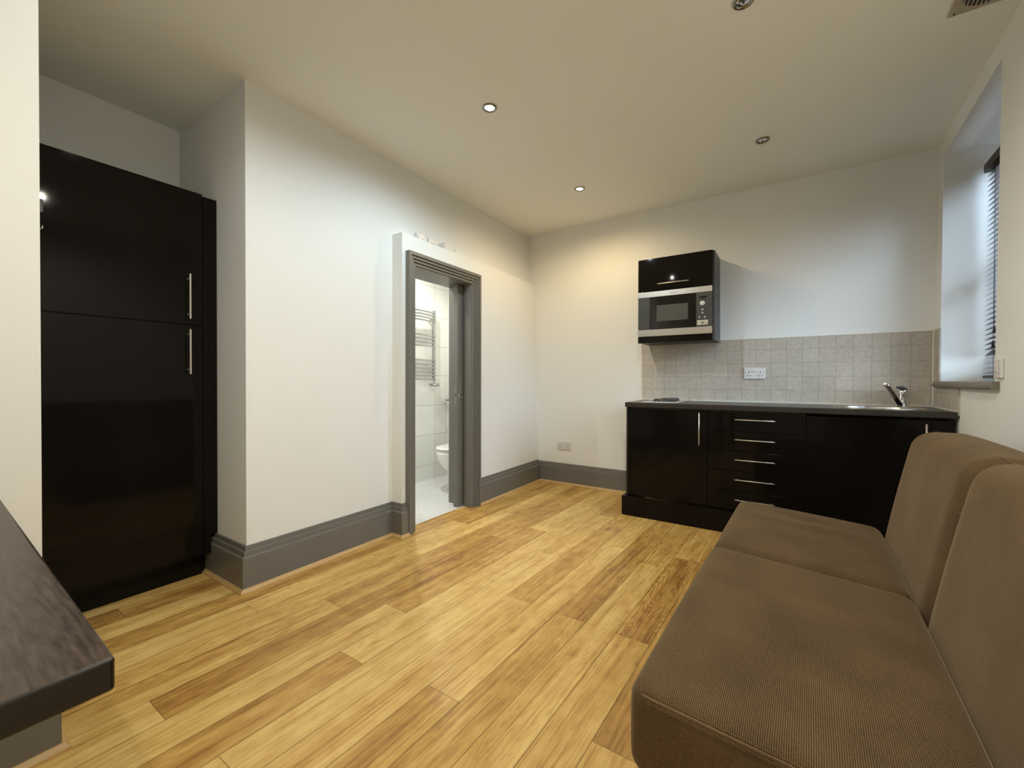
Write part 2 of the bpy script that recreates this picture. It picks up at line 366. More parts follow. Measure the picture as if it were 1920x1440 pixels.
struct('wall_left_boxing', bm, MW, 'white boxed-out lower wall around the bathroom doorway with a ledge on top')
bm = bm_(); bx(bm, -3.36, -3.22, .1, 1.12, 0, H); struct('wall_alcove', bm, MW, 'shaded wall above the tall black cabinet')
bm = bm_(); bx(bm, -3.4, -1.83, -3.1, .272, 0, H); struct('wall_near', bm, MW, 'white wall end at the left edge of the view')
bm = bm_(); bx(bm, -1.9, 1.0, -3.2, -3.0, 0, H); struct('wall_front', bm, MW, 'white wall behind the viewpoint')
# right wall with window hole (local y)
RY0, RY1, RZ0, RZ1 = 2.845, 3.845, 1.085, 2.565
bm = bm_()
LEAN = .034
def ly(y, z): return y - LEAN*(z-1.75)
for pts in ([(-3.3, 0), (ly(RY0, 0), 0), (ly(RY0, H+.05), H+.05), (-3.3, H+.05)], [(ly(RY1, 0), 0), (4.35, 0), (4.35, H+.05), (ly(RY1, H+.05), H+.05)],
            [(ly(RY0, 0), 0), (ly(RY1, 0), 0), (ly(RY1, RZ0), RZ0), (ly(RY0, RZ0), RZ0)], [(ly(RY0, RZ1), RZ1), (ly(RY1, RZ1), RZ1), (ly(RY1, H+.05), H+.05), (ly(RY0, H+.05), H+.05)]):
    prism(bm, pts, 0, .36, lambda a, b, d: MR @ Vector((d, a, b)))
struct('wall_right', bm, MW, 'white right wall with the deep window recess')
# bathroom shell
bm = bm_(); bx(bm, -3.45, -3.31, 1.10, 3.80, 0, 2.45); struct('wall_bathroom_left', bm, MBT, 'large white tiles on the bathroom wall behind the towel rail')
bm = bm_(); bx(bm, -3.45, -2.43, 3.68, 3.80, 0, 2.45); struct('wall_bathroom_end', bm, MBT2, 'white tiled bathroom wall behind the toilet')
bm = bm_(); bx(bm, -3.35, -2.53, 1.14, 3.70, 2.40, 2.46); struct('ceiling_bathroom', bm, MC, 'bathroom ceiling')

# ---------------------------------------------------------------- skirting boards and oak beading
SP = [(0, 0), (0, .230), (.008, .229), (.0095, .206), (.0195, .203), (.021, .180), (.031, .176), (.032, .172), (.032, 0)]
QP = [(0, 0), (0, .020), (.005, .020), (.009, .015), (.015, .010), (.018, .005), (.018, 0)]
def run(bm, prof, p0, p1, out, m0=0, m1=0, M=ID, off=0.0, z0=0.0):
    """sweep prof from p0 to p1 (2D), out = outward 2D normal, m0/m1 mitre sign (+1 outer, -1 inner)"""
    p0 = Vector((*p0, 0)); p1 = Vector((*p1, 0)); d = (p1-p0).normalized(); n = Vector((*out, 0))
    A = [bm.verts.new(M @ (p0 + n*(a+off) - d*(a+off)*m0 + Vector((0, 0, b+z0)))) for a, b in prof]
    B = [bm.verts.new(M @ (p1 + n*(a+off) + d*(a+off)*m1 + Vector((0, 0, b+z0)))) for a, b in prof]
    k = len(prof)
    for i in range(k): bm.faces.new((A[i], A[(i+1) % k], B[(i+1) % k], B[i]))
    bm.faces.new(A[::-1]); bm.faces.new(B)
def skirt(name, segs, label, blabel, tname):
    bm = bm_()
    for s in segs: run(bm, SP, *s[:5], M=s[5] if len(s) > 5 else ID)
    struct(name, bm, MG, label)
    bm = bm_()
    for s in segs: run(bm, QP, *s[:5], M=s[5] if len(s) > 5 else ID, off=.032)
    struct(tname, bm, MBEADY, blabel)
AO = 0.0
skirt('baseboard_left', [((-2.79, 1.074), (-2.37, 1.074), (0, -1), 0, 1), ((-2.37, 1.074), (-2.37, 2.05), (1, 0), 1, -1), ((-2.37, 2.05), (-2.270, 2.05), (0, -1), -1, 1),
                         ((0, 0), (0, .033), (1, 0), 1, 0, MX)],
      'tall stepped grey skirting around the white wall corner', 'oak beading along the foot of the left skirting', 'trim_1')
skirt('baseboard_back_left', [((0, .872), (0, 1.997), (1, 0), 0, -1, MX)], 'stepped grey skirting right of the bathroom door', 'oak beading right of the bathroom door', 'trim_2')
skirt('baseboard_back', [((-2.31, 4.068), (-1.112, 4.068), (0, -1), -1, 0)], 'stepped grey skirting below the double socket', 'oak beading along the back wall skirting', 'trim_3')
skirt('baseboard_near', [((-1.83, .272), (-1.83, -3.0), (1, 0), 1, 0), ((-2.6, .272), (-1.83, .272), (0, 1), 0, 1)],
      'grey skirting under the dark wooden top', 'oak beading turning the corner below the dark wooden top', 'trim_4')

# ---------------------------------------------------------------- door surround
bm = bm_()
w0 = 2.082-2.05; wi = DY0-2.05; wj = DY1-2.05; w1 = 2.932-2.05; ZT = 2.022
steps = [(0, .024, .040), (.024, .044, .030), (.044, .064, .020), (.064, .086, .010)]
for a, b, t in steps:
    bx(bm, 0, t, w0+a, w0+b, 0, ZT-a, MX)
    bx(bm, 0, t, w1-b, w1-a, 0, ZT-a, MX)
    bx(bm, 0, t, w0+b, w1-b, ZT-b, ZT-a, MX)
tr = struct('door_1', bm, MG, 'grey stepped door surround of the bathroom doorway')
# jamb lining inside the opening
bm = bm_()
bx(bm, -2.545, -2.275, DY0-.004, DY0+.012, 0, DZ); bx(bm, -2.36, -2.285, DY1-.012, DY1+.002, 0, DZ-.0); bx(bm, -2.545, -2.275, DY0, DY1, DZ-.012, DZ+.002)
bx(bm, -2.545, -2.432, DY1-.002, DY1+.006, 0, DZ)
obj('door_lining', bm, MG, tr)
bm = bm_(); bx(bm, -2.419, -2.376, 2.766, 3.60, .008, 1.930)
dl = obj('sliding_door', bm, MG, tr, bevel=.002)
dl['label'] = 'grey pocket door leaf slid almost fully into the wall'
bm = bm_(); lathe(bm, [(.026, 0), (.026, .003), (.019, .0035), (.018, -.006), (0, -.006)], (-2.376, 2.812, .962), (1, 0, 0)); obj('round_pull', bm, MST, dl)
bm = bm_(); bx(bm, -2.407, -2.389, 2.764, 2.7665, .90, 1.055); obj('lock_plate', bm, plain('painted_lock_plate', (.24, .22, .19), .4), dl)
bm = bm_(); bx(bm, -2.401, -2.395, 2.763, 2.7655, .965, .99); obj('lock_slot', bm, MDK, dl)

# ---------------------------------------------------------------- boxes on the ledge above the door
t = thing('switch_box', (-2.37, 2.31, LB), 'small white ribbed box on the ledge above the door, leftmost of three', 'junction box')
bm = bm_(); bx(bm, -2.369, -2.345, 2.262, 2.352, LB+.001, 2.222); obj('back_box', bm, MPW, t, bevel=.003)
bm = bm_(); bx(bm, -2.345, -2.338, 2.275, 2.31, LB+.012, 2.205); bx(bm, -2.345, -2.337, 2.318, 2.345, LB+.010, 2.185); obj('cover', bm, MPW, t, bevel=.002)
bm = bm_(); lathe(bm, [(.004, 0), (.004, .003), (0, .003)], (-2.337, 2.337, 2.160), (1, 0, 0), 10); obj('screw', bm, MST, t)
t = thing('blank_plate', (-2.37, 2.44, LB), 'small white fused plate on the ledge above the door, middle one of three', 'switch plate')
bm = bm_(); bx(bm, -2.369, -2.352, 2.398, 2.482, LB+.001, 2.222); obj('plate', bm, MPW, t, bevel=.003)
bm = bm_(); bx(bm, -2.352, -2.349, 2.42, 2.47, 2.178, 2.182); bx(bm, -2.352, -2.349, 2.42, 2.47, 2.160, 2.163); obj('fuse_slot', bm, MSIGN, t)
for y in (2.410, 2.471):
    bm = bm_(); lathe(bm, [(.004, 0), (.004, .003), (0, .003)], (-2.352, y, 2.156), (1, 0, 0), 10); obj('screw', bm, MST, t)
t = thing('surface_socket_box', (-2.37, 2.6, LB), 'deep white surface box on the ledge above the door, rightmost of three', 'junction box')
bm = bm_(); bx(bm, -2.369, -2.318, 2.53, 2.668, LB+.001, 2.213); obj('back_box', bm, MPW, t, bevel=.003)
bm = bm_(); bx(bm, -2.318, -2.310, 2.528, 2.670, LB+.001, 2.216); obj('face_plate', bm, MPW, t, bevel=.002)
for y in (2.537, 2.661):
    bm = bm_(); lathe(bm, [(.004, 0), (.004, .003), (0, .003)], (-2.310, y, 2.180), (1, 0, 0), 10); obj('screw', bm, MST, t)

# ---------------------------------------------------------------- tall black cabinet
t = thing('tall_cabinet', (-2.95, .70, 0), 'tall glossy black cabinet with two doors standing in the alcove', 'cabinet')
bm = bm_(); bx(bm, -3.2, -2.722, .365, 1.004, .13, 2.118); obj('body', bm, MBM, t)
bm = bm_(); bx(bm, -3.2, -2.700, 1.006, 1.072, .236, 2.112); bx(bm, -3.2, -2.700, 1.006, 1.038, .132, .236); obj('filler_panel', bm, MBK, t, bevel=.001)
bm = bm_(); bx(bm, -3.2, -2.704, .300, .380, .0, 2.112); obj('end_panel', bm, MBK, t, bevel=.001)
bm = bm_(); bx(bm, -3.19, -2.778, .37, 1.038, 0, .13); obj('plinth', bm, MBK, t)
for z0, z1, h0, h1 in ((1.401, 2.122, 1.428, 1.668), (.133, 1.396, 1.132, 1.372)):
    bm = bm_(); bx(bm, -2.721, -2.700, .386, 1.003, z0, z1); d = obj('door', bm, MBK, t, bevel=.0015)
    bm = bm_(); bx(bm, -2.673, -2.665, .932, .939, h0, h1)
    bx(bm, -2.70, -2.672, .932, .940, h0+.02, h0+.03); bx(bm, -2.70, -2.672, .932, .940, h1-.03, h1-.02)
    obj('handle', bm, MHD, d, bevel=.001)
t = thing('guessed_fitting', (-2.70, .395, 1.8), 'guessed small dark grey and silver hook at the upper left edge of the tall black cabinet', 'fitting')
bm = bm_(); bx(bm, -2.699, -2.672, .380, .408, 1.815, 1.875); obj('housing', bm, MDS, t, bevel=.004)  # fitting made up for an unclear dark shape, its kind unknown
bm = bm_(); tube(bm, [(-2.672, .385, 1.745), (-2.664, .394, 1.742), (-2.660, .402, 1.745), (-2.660, .403, 1.760)], .003, 8)
bx(bm, -2.699, -2.668, .381, .387, 1.715, 1.82); obj('fitting', bm, MST, t)

# ---------------------------------------------------------------- downlights
def downlight(x, y, col, watts, label, seen=True):
    t = thing('ceiling_downlight', (x, y, H), label, 'downlight', None)
    bm = bm_(); lathe(bm, [(.026, -.002), (.030, -.007), (.036, -.008), (.041, -.004), (.042, -.0005), (.026, -.0005)], (x, y, H), n=40)
    obj('trim_ring', bm, MRING, t)
    bm = bm_(); lathe(bm, [(0, -.004), (.012, -.0045), (.022, -.003), (.0265, -.001)], (x, y, H), n=32)
    mat = MDS if not watts else (ME_C if col is COOL else ME_W)
    obj('bulb', bm, MCH if not watts else mat, t)
    if not watts:
        bm = bm_(); lathe(bm, [(0, -.0085), (.004, -.008), (.005, -.004)], (x, y, H), n=16); obj('bulb_cap', bm, MRUB, t)
    if watts:
        L_ = bpy.data.lights.new('downlight_lamp', 'SPOT'); L_.energy = watts; L_.color = col; L_.spot_size = math.radians(172); L_.spot_blend = .6; L_.shadow_soft_size = .015
        lo = bpy.data.objects.new('downlight_lamp', L_); COL.objects.link(lo); lo.parent = t; lo.location = (0, 0, -.03)
    return t
labs = ['lit cool white downlight in the ceiling, nearest to the bathroom door', 'lit warm yellow downlight in the ceiling near the back wall',
        'unlit chrome downlight in the ceiling above the kitchenette', 'unlit chrome downlight cut by the top edge of the picture',
        'lit downlight in the ceiling reflected in the tall black cabinet', 'lit downlight in the ceiling just above the top edge of the view near the alcove', 'lit downlight in the ceiling behind the viewpoint']
for d, l in zip(DOWN, labs): downlight(*d, l)
# bathroom lamps
for i, (x, y) in enumerate(((-2.92, 2.75), (-2.90, 1.7))):
    t = thing('bathroom_downlight', (x, y, 2.40), ['lit bathroom ceiling downlight in front of the toilet', 'lit bathroom ceiling downlight left of the doorway'][i], 'downlight')
    bm = bm_(); lathe(bm, [(.028, -.0005), (.032, -.008), (.044, -.004), (.045, -.0005)], (x, y, 2.40)); obj('trim_ring', bm, MCH, t)
    bm = bm_(); lathe(bm, [(0, -.003), (.028, -.002)], (x, y, 2.40)); obj('bulb', bm, ME_B, t)
    L_ = bpy.data.lights.new('bathroom_lamp', 'SPOT'); L_.energy = (24, 13)[i]; L_.color = (1, .99, .93); L_.spot_size = math.radians(165); L_.spot_blend = .6; L_.shadow_soft_size = .02
    lo = bpy.data.objects.new('bathroom_lamp', L_); COL.objects.link(lo); lo.parent = t; lo.location = (0, 0, -.03)

# ---------------------------------------------------------------- ceiling vent
t = thing('ceiling_vent', (.67, 2.44, H), 'yellowed square vent cover with a round slatted grille in the ceiling corner', 'vent')
bm = bm_(); bx(bm, .567, .777, 2.335, 2.545, H-.010, H-.0005); obj('cover_plate', bm, MVENT, t, bevel=.003)
bm = bm_(); lathe(bm, [(0, -.0115), (.080, -.0115), (.080, -.009)], (.672, 2.44, H), n=40, smooth=False); obj('opening_shade_disc', bm, MDK, t)  # flat black disc stands in for the shade behind the grille
bm = bm_()
for k in range(-5, 6):
    x = .672 + k*.0145; h = math.sqrt(max(.08**2-(k*.0145)**2, 0)); bx(bm, x-.002, x+.002, 2.44-h, 2.44+h, H-.017, H-.011)
obj('grille_slats', bm, MVENT, t)
bm = bm_(); lathe(bm, [(.004, -.010), (.004, -.013), (0, -.013)], (.585, 2.528, H), n=10); obj('screw', bm, MIR, t)

# ---------------------------------------------------------------- kitchen: tiles
bm = bm_(); bx(bm, -1.150, .90, -.008, -.0, .905, 1.452, MB)
tl = obj('splashback_tiles', bm, MTILE); tag(tl, 'square mottled beige wall tiles behind the worktop', 'wall tiles', kind='structure')
bm = bm_(); bx(bm, -1.150, .842, 4.002-.012, 4.014, .923, .932); s_ = obj('sealant_bead', bm, MCAULK); tag(s_, 'white sealant line where worktop meets the tiles', 'sealant', kind='structure')
bm = bm_()
bx(bm, -.008, 0, 3.400, 4.04, .905, 1.062, MR); bx(bm, -.008, 0, RY1-.005, 4.04, 1.062, 1.452, MR)
tr_ = obj('side_tiles', bm, MTILR); tag(tr_, 'beige tiles on the right wall below the window sill', 'wall tiles', kind='structure')
bm = bm_(); bx(bm, -.014, -.002, 3.99, 4.005, .93, 1.45, MR); bx(bm, -.014, -.006, 3.42, 4.0, .924, .931, MR)
s_ = obj('corner_sealant', bm, MCAULK); tag(s_, 'white sealant line in the corner between the back and side tiles', 'sealant', kind='structure')

# base units
FY = 3.43
t = thing('base_unit', (-.80, 3.7, 0), 'glossy black base unit with a single door under the hob', 'kitchen cabinet')
bm = bm_(); bx(bm, -1.110, -1.094, FY-.004, 4.015, .155, .884); obj('end_panel', bm, MBM, t)
bm = bm_(); bx(bm, -1.094, -.496, FY+.022, 4.0, .158, .884); obj('body', bm, MBM, t)
bm = bm_(); bx(bm, -1.090, -.497, FY, FY+.021, .163, .868); d = obj('door', bm, MBK, t, bevel=.0015)
def bar(bm, p0, p1, y, r=.006):
    p0 = Vector(p0); p1 = Vector(p1); tube(bm, [p0, p1], r, 12)
    dd = (p1-p0).normalized()
    for p in (p0+dd*.02, p1-dd*.02): tube(bm, [p, Vector((p.x, y, p.z))], .004, 8)
bm = bm_(); bar(bm, (-.550, FY-.030, .616), (-.550, FY-.030, .860), FY, .0048); obj('handle', bm, MHD, d)
t = thing('drawer_unit', (-.19, 3.7, 0), 'glossy black drawer unit with five drawers in the middle of the kitchenette', 'kitchen cabinet')
bm = bm_(); bx(bm, -.494, .110, FY+.022, 4.0, .158, .884); obj('body', bm, MBM, t)
zz = [.163, .303, .4485, .5925, .7365, .868]
for i in range(5):
    bm = bm_(); bx(bm, -.493, .108, FY, FY+.021, zz[i]+.0015, zz[i+1]-.0015); d = obj('drawer', bm, MBK, t, bevel=.0015)
    hz = [.243, .389, .533, .678, .822][i]
    bm = bm_(); bar(bm, (-.312, FY-.030, hz), (-.066, FY-.030, hz), FY, .0038); obj('handle', bm, MHD, d)
t = thing('sink_unit', (.46, 3.7, 0), 'glossy black base unit with a single door under the sink, beside the sofa back', 'kitchen cabinet')
bm = bm_(); bx(bm, .112, .806, FY+.022, 4.0, .158, .77); obj('body', bm, MBM, t)
bm = bm_(); bx(bm, .113, .716, FY, FY+.021, .163, .868); d = obj('door', bm, MBK, t, bevel=.0015)
bm = bm_(); bar(bm, (.690, FY-.030, .610), (.690, FY-.030, .848), FY, .0048); obj('handle', bm, MHD, d)
bm = bm_(); bx(bm, .719, .812, FY+.001, FY+.021, .163, .868); obj('filler_panel', bm, MBK, t)
bm = bm_(); bx(bm, -1.134, .81, 3.385, 3.402, 0, .157); bx(bm, -1.134, -1.118, 3.402, 4.0, 0, .157)
pl = obj('kitchen_plinth', bm, MBK, bevel=.0015); tag(pl, 'long black plinth board along the floor below the kitchen units', 'plinth')
bm = bm_(); bx(bm, -1.118, .832, 3.408, 4.018, .886, .9245)
wt = obj('worktop', bm, MWT)
cb = bm_(); lathe(cb, [(0, -.1), (.212, -.1), (.212, .1), (0, .1)], (.50, 3.66, .9), n=56, smooth=False); cut = obj('cutter', cb, MWT)
md = wt.modifiers.new('hole', 'BOOLEAN'); md.object = cut; md.operation = 'DIFFERENCE'; md.solver = 'EXACT'
bpy.context.view_layer.update(); me_ = bpy.data.meshes.new_from_object(wt.evaluated_get(bpy.context.evaluated_depsgraph_get())); wt.modifiers.clear(); wt.data = me_; bpy.data.objects.remove(cut)
b_ = wt.modifiers.new('bevel', 'BEVEL'); b_.width = .004; b_.segments = 3; b_.limit_method = 'ANGLE'; tag(wt, 'speckled charcoal worktop running across the kitchenette', 'worktop')

# hob
t = thing('hob', (-.85, 3.72, .9245), 'small two-plate steel hob set in the left end of the worktop', 'hob')
bm = bm_(); bx(bm, -1.000, -.712, 3.470, 3.965, .925, .931); obj('hob_plate', bm, MST, t, bevel=.002)
for x, y, r in ((-.855, 3.650, .092), (-.860, 3.850, .075)):
    bm = bm_(); lathe(bm, [(r+.006, 0), (r+.004, .006), (r, .008), (r, .016), (r-.006, .019), (r-.03, .019), (.02, .017), (0, .017)], (x, y, .931), n=36); obj('hotplate', bm, MIR, t)
for x in (-.893, -.826):
    bm = bm_(); lathe(bm, [(.021, 0), (.019, .016), (.015, .019), (0, .019)], (x, 3.505, .931), n=20); bx(bm, x-.003, x+.003, 3.487, 3.523, .94, .954); obj('control_knob', bm, MRUB, t)

# sink and tap
t = thing('sink', (.49, 3.66, .9245), 'round stainless steel sink set in the worktop', 'sink')
bm = bm_(); lathe(bm, [(.238, .0005), (.236, .004), (.228, .006), (.215, .004), (.208, -.004), (.20, -.11), (.18, -.128), (0, -.132)], (.50, 3.66, .9245), n=56, sy=1.0); obj('bowl', bm, MST, t)
bm = bm_(); lathe(bm, [(.03, -.1305), (.026, -.127), (0, -.128)], (.50, 3.66, .9245), n=24); obj('drain', bm, MCH, t)
t = thing('mixer_tap', (.66, 3.93, .9245), 'chrome single-lever mixer tap with slanting spout behind the sink', 'tap')
bm = bm_(); lathe(bm, [(.029, 0), (.029, .006), (.023, .010), (.022, .075), (.024, .080), (.026, .095), (.024, .112), (.018, .120), (0, .122)], (.675, 3.935, .925), n=28); obj('tap_body', bm, MCH, t)
bm = bm_(); tube(bm, [(.655, 3.90, .945), (.632, 3.86, .975), (.600, 3.80, 1.020), (.572, 3.75, 1.060), (.553, 3.715, 1.078)], .012, 14, rads=[.016, .0135, .012, .0115, .0115]); obj('spout', bm, MRUB if False else plain('chrome_painted_dark_reflection', (.22, .21, .20), .12, 1.0), t)  # spout chrome darkened to stand in for its dark reflections
bm = bm_(); lathe(bm, [(.0, -.014), (.012, -.014), (.0145, -.010), (.0145, .012), (.012, .015), (0, .016)], (.546, 3.705, 1.080), (-.4, -.6, .25), n=18); obj('spout_tip', bm, MCH, t)
bm = bm_(); tube(bm, [(.690, 3.955, 1.040), (.672, 3.925, 1.050), (.645, 3.87, 1.058), (.628, 3.835, 1.060)], .008, 10, rads=[.016, .018, .010, .005]); obj('lever', bm, MIR, t)

# double sockets
def socket(name, cx, cz, label, group):
    M = MB @ Matrix.Translation((cx, 0, cz))
    t = thing(name, M.translation, label, 'socket')
    off = -.008 if cz > .9 else 0
    bm = bm_(); bx(bm, -.076, .076, off-.011, off-.0003, -.045, .045, M); obj('face_plate', bm, MPW, t, bevel=.003)
    for s in (-1, 1):
        bm = bm_()
        c = s*.042
        bx(bm, c-.003-(0 if s < 0 else 0), c+.003, off-.0122, off-.010, .004, .014, M)
        obj('pin_hole', bm, MRUB, t)
        for dx in (-.011, .011):
            bm = bm_(); bx(bm, c+dx-.0045, c+dx+.0045, off-.0122, off-.010, -.022, -.016, M); obj('pin_hole', bm, MRUB, t)
        bm = bm_(); bx(bm, s*.014-.011, s*.014+.011, off-.0145, off-.010, .012, .036, M); obj('rocker_switch', bm, MPW, t, bevel=.002)
        bm = bm_(); lathe(bm, [(.004, 0), (.0035, .0015), (0, .0015)], M @ Vector((s*.065, off-.011, .006)), (0, -1, 0), 10); obj('screw', bm, MST, t)
    return t
socket('double_socket', -.223, 1.166, 'white double socket on the beige kitchen tiles', None)
socket('double_socket', -1.985, .408, 'white double socket low on the back wall above the skirting', None)

# wall cabinet with microwave
CX0, CX1, CY = -1.083, -.482, 3.665
t = thing('wall_cabinet', (-.78, 3.8, 1.43), 'glossy black wall cabinet with a lift-up door above the built-in microwave', 'kitchen cabinet')
def yb(z): return 4.07 - TB*z - .001
for (x0, x1) in ((CX0, CX0+.016), (CX1-.014, CX1)):
    bm = bm_(); prism(bm, [(CY+(.0), 1.43), (CY, 2.138), (yb(2.138), 2.138), (yb(1.43), 1.43)], x0, x1, lambda a, b, d: Vector((d, a, b))); obj('side_panel', bm, MDS, t)
bm = bm_(); bx(bm, CX0+.016, CX1-.014, CY, 3.95, 2.122, 2.138); obj('top_board', bm, MBM, t)
bm = bm_(); bx(bm, CX0+.016, CX1-.014, CY+.03, 3.93, 1.862, 1.876); obj('shelf', bm, MBM, t)
bm = bm_(); bx(bm, CX0+.016, CX1-.014, CY+.02, 3.97, 1.43, 1.446); obj('bottom_board', bm, MBM, t)
bm = bm_(); bx(bm, CX0+.001, CX1-.014, CY-.021, CY-.001, 1.860, 2.140); d = obj('lift_up_door', bm, MBK, t, bevel=.0015)
bm = bm_(); bar(bm, (-.912, CY-.050, 1.914), (-.668, CY-.050, 1.914), CY-.02, .0048); obj('handle', bm, MHD, d)
bm = bm_(); bx(bm, CX0+.001, CX1-.014, CY-.019, CY-.001, 1.424, 1.478); obj('bottom_rail', bm, MBK, t, bevel=.001)
t = thing('microwave_oven', (-.78, 3.75, 1.48), 'built-in microwave with steel strips and dark glass door below the wall cabinet door', 'microwave')
MF = CY-.018
bm = bm_(); bx(bm, CX0+.018, CX1-.016, CY+.001, 3.92, 1.480, 1.857); obj('casing', bm, MBM, t)
for z0, z1 in ((1.812, 1.858), (1.480, 1.536)):
    bm = bm_(); bx(bm, CX0+.001, CX1-.015, MF-.006, MF+.017, z0, z1); obj('steel_strip', bm, MST, t, bevel=.001)
bm = bm_(); bx(bm, CX0+.001, -.985, MF, MF+.017, 1.538, 1.811); obj('side_panel', bm, MMG, t)
bm = bm_(); bx(bm, -.983, -.618, MF-.006, MF+.017, 1.538, 1.811); d = obj('door', bm, MGB, t, bevel=.001)
bm = bm_(); bx(bm, -.925, -.676, MF-.0066, MF-.005, 1.603, 1.737); obj('door_window', bm, MMW, d)
bm = bm_(); bx(bm, -.616, CX1-.015, MF-.002, MF+.017, 1.538, 1.811); cp = obj('control_panel', bm, MMG, t)
bm = bm_(); bx(bm, -.592, -.541, MF-.003, MF-.001, 1.764, 1.780); obj('display', bm, MGB, cp)
bm = bm_(); lathe(bm, [(.0195, 0), (.018, .014), (.014, .017), (0, .0175)], (-.568, MF-.002, 1.722), (0, -1, 0), 24); obj('dial', bm, MPW, cp)
for x, z in ((-.568, 1.673), (-.568, 1.647), (-.589, 1.612), (-.551, 1.612)):
    bm = bm_(); lathe(bm, [(.0065, 0), (.006, .004), (0, .005)], (x, MF-.002, z), (0, -1, 0), 14); obj('button', bm, MPW, cp)
bm = bm_(); bx(bm, -.607, -.527, MF-.0045, MF-.001, 1.550, 1.589); dk = obj('door_release_button', bm, plain('release_button_cream', (.55, .52, .44), .4), cp, bevel=.002)
bm = bm_(); lathe(bm, [(.011, 0), (.011, .0006), (0, .0006)], (-.568, MF-.0045, 1.570), (0, -1, 0), 18); tube(bm, [(-.557, MF-.005, 1.567), (-.545, MF-.005, 1.571)], .0015, 6); obj('button_symbol', bm, MSIGN, dk)
def text(name, s, size, M, mat, parent):
    cu = bpy.data.curves.new(name, 'FONT'); cu.body = s; cu.size = size; cu.extrude = .0003; cu.align_x = 'CENTER'; cu.align_y = 'CENTER'
    o = bpy.data.objects.new('tmp', cu); COL.objects.link(o)
    dg = bpy.context.evaluated_depsgraph_get(); me = bpy.data.meshes.new_from_object(o.evaluated_get(dg)); bpy.data.objects.remove(o)
    me.name = name; me.materials.clear(); me.materials.append(mat); me.transform(wm(parent).inverted() @ M)
    r = bpy.data.objects.new(name, me); COL.objects.link(r); r.parent = parent; return r
text('maker_lettering', 'Electrolux', .0125, Matrix.Translation((-.789, MF-.0064, 1.835)) @ Matrix.Rotation(PI/2, 4, 'X'), MRUB, t)

# ---------------------------------------------------------------- window
bm = bm_()
XG = .335
for y0, y1, z0, z1 in ((RY0-.03, RY0+.07, RZ0, RZ1), (RY1-.07, RY1+.03, RZ0, RZ1), (RY0, RY1, RZ0, RZ0+.06), (RY0-.03, RY1+.03, 2.40, RZ1), (RY0, RY1, 1.74, 1.80)):
    bx(bm, XG-.03, XG+.03, y0, y1, z0, z1, MR)
win = struct('window_1', bm, MSASH, 'painted sash window behind the dark slatted blind')
bm = bm_(); bx(bm, XG-.003, XG+.003, RY0+.04, RY1-.04, RZ0+.05, RZ1-.05, MR); obj('glass_pane', bm, MGLASS, win)
bm = bm_()
pr_ = [(-.036, .018), (-.033, .030), (-.025, .038), (.30, .040), (.30, 0), (-.025, 0), (-.033, .006)]
prism(bm, [(a, b+1.062) for a, b in pr_], RY0-.05, RY1+.035, lambda a, b, d: MR @ Vector((min(a, .30), d, b)))
# keep the board's deep part inside the recess only
for v in bm.verts:
    l = MR.inverted() @ v.co
    if l.x > 0: l.y = min(max(l.y, RY0+.001), RY1-.001); v.co = MR @ l
ws = obj('window_sill', bm, plain('olive_grey_sill_paint', (.20, .18, .14), .4), win, bevel=.002); ws['label'] = 'rounded grey-brown sill board'

# venetian blind
XB = .190
t = thing('venetian_blind', MR @ Vector((XB, 3.35, 2.44)), 'dark brown slatted venetian blind hanging in the window recess', 'blind')
bm = bm_(); bx(bm, XB-.018, XB+.045, RY0+.012, RY1-.050, 2.390, 2.440, MR); obj('headrail', bm, MKB, t, bevel=.002)
bm = bm_(); bx(bm, XB-.006, XB+.042, RY0+.050, RY1-.015, 1.122, 1.138, MR); obj('bottom_rail', bm, MKB, t, bevel=.002)
slat = bm_(); zc = 1.155; k = 0
while zc < 2.385:
    tilt = math.radians(33) if zc > 1.30 else math.radians(8)
    if k == 4: tilt = math.radians(50)
    cx = XB+.018; hw = .025
    L0 = [(-hw, 0), (-hw*.4, .0016), (hw*.4, .0016), (hw, 0), (hw*.4, -.0002), (-hw*.4, -.0002)]
    pts = [(cx + a*math.cos(tilt) - b*math.sin(tilt), zc + a*math.sin(tilt) + b*math.cos(tilt)) for a, b in L0]
    sb = bm_(); prism(sb, pts, RY0+.030, ly(RY1, zc)-.030, lambda a, b, d: MR @ Vector((a, d, b)))
    obj('slat', sb, MKB, t)
    zc += .0305; k += 1
slat.free()
for y in (RY0+.20, 3.35, RY1-.20):
    bm = bm_()
    for dx in (-.006, .042): tube(bm, [MR @ Vector((XB+dx, y, 2.40)), MR @ Vector((XB+dx, y, 1.13))], .0012, 6)
    obj('ladder_cord', bm, MKB, t)
for y, z in ((3.60, 1.385), (3.615, 1.30)):
    bm = bm_(); tube(bm, [MR @ Vector((XB-.014, y, 2.40)), MR @ Vector((XB-.014, y, z+.03))], .001, 6); obj('pull_cord', bm, MKB, t)
    bm = bm_(); lathe(bm, [(.004, .04), (.009, .0), (0, 0)], MR @ Vector((XB-.014, y, z)), n=12); obj('tassel', bm, MKB, t)

# switch on right wall
t = thing('wall_switch', MR @ Vector((0, 2.79, 1.12)), 'white spur switch on the right wall beside the window recess', 'switch')
bm = bm_(); bx(bm, -.012, -.0005, 2.748, 2.836, 1.115, 1.203, MR); obj('face_plate', bm, MPW, t, bevel=.004)
bm = bm_(); bx(bm, -.017, -.012, 2.775, 2.810, 1.140, 1.178, MR); obj('rocker', bm, MPW, t, bevel=.002)
bm = bm_(); bx(bm, -.0175, -.0165, 2.783, 2.802, 1.146, 1.149, MR); obj('indicator', bm, MIR, t)

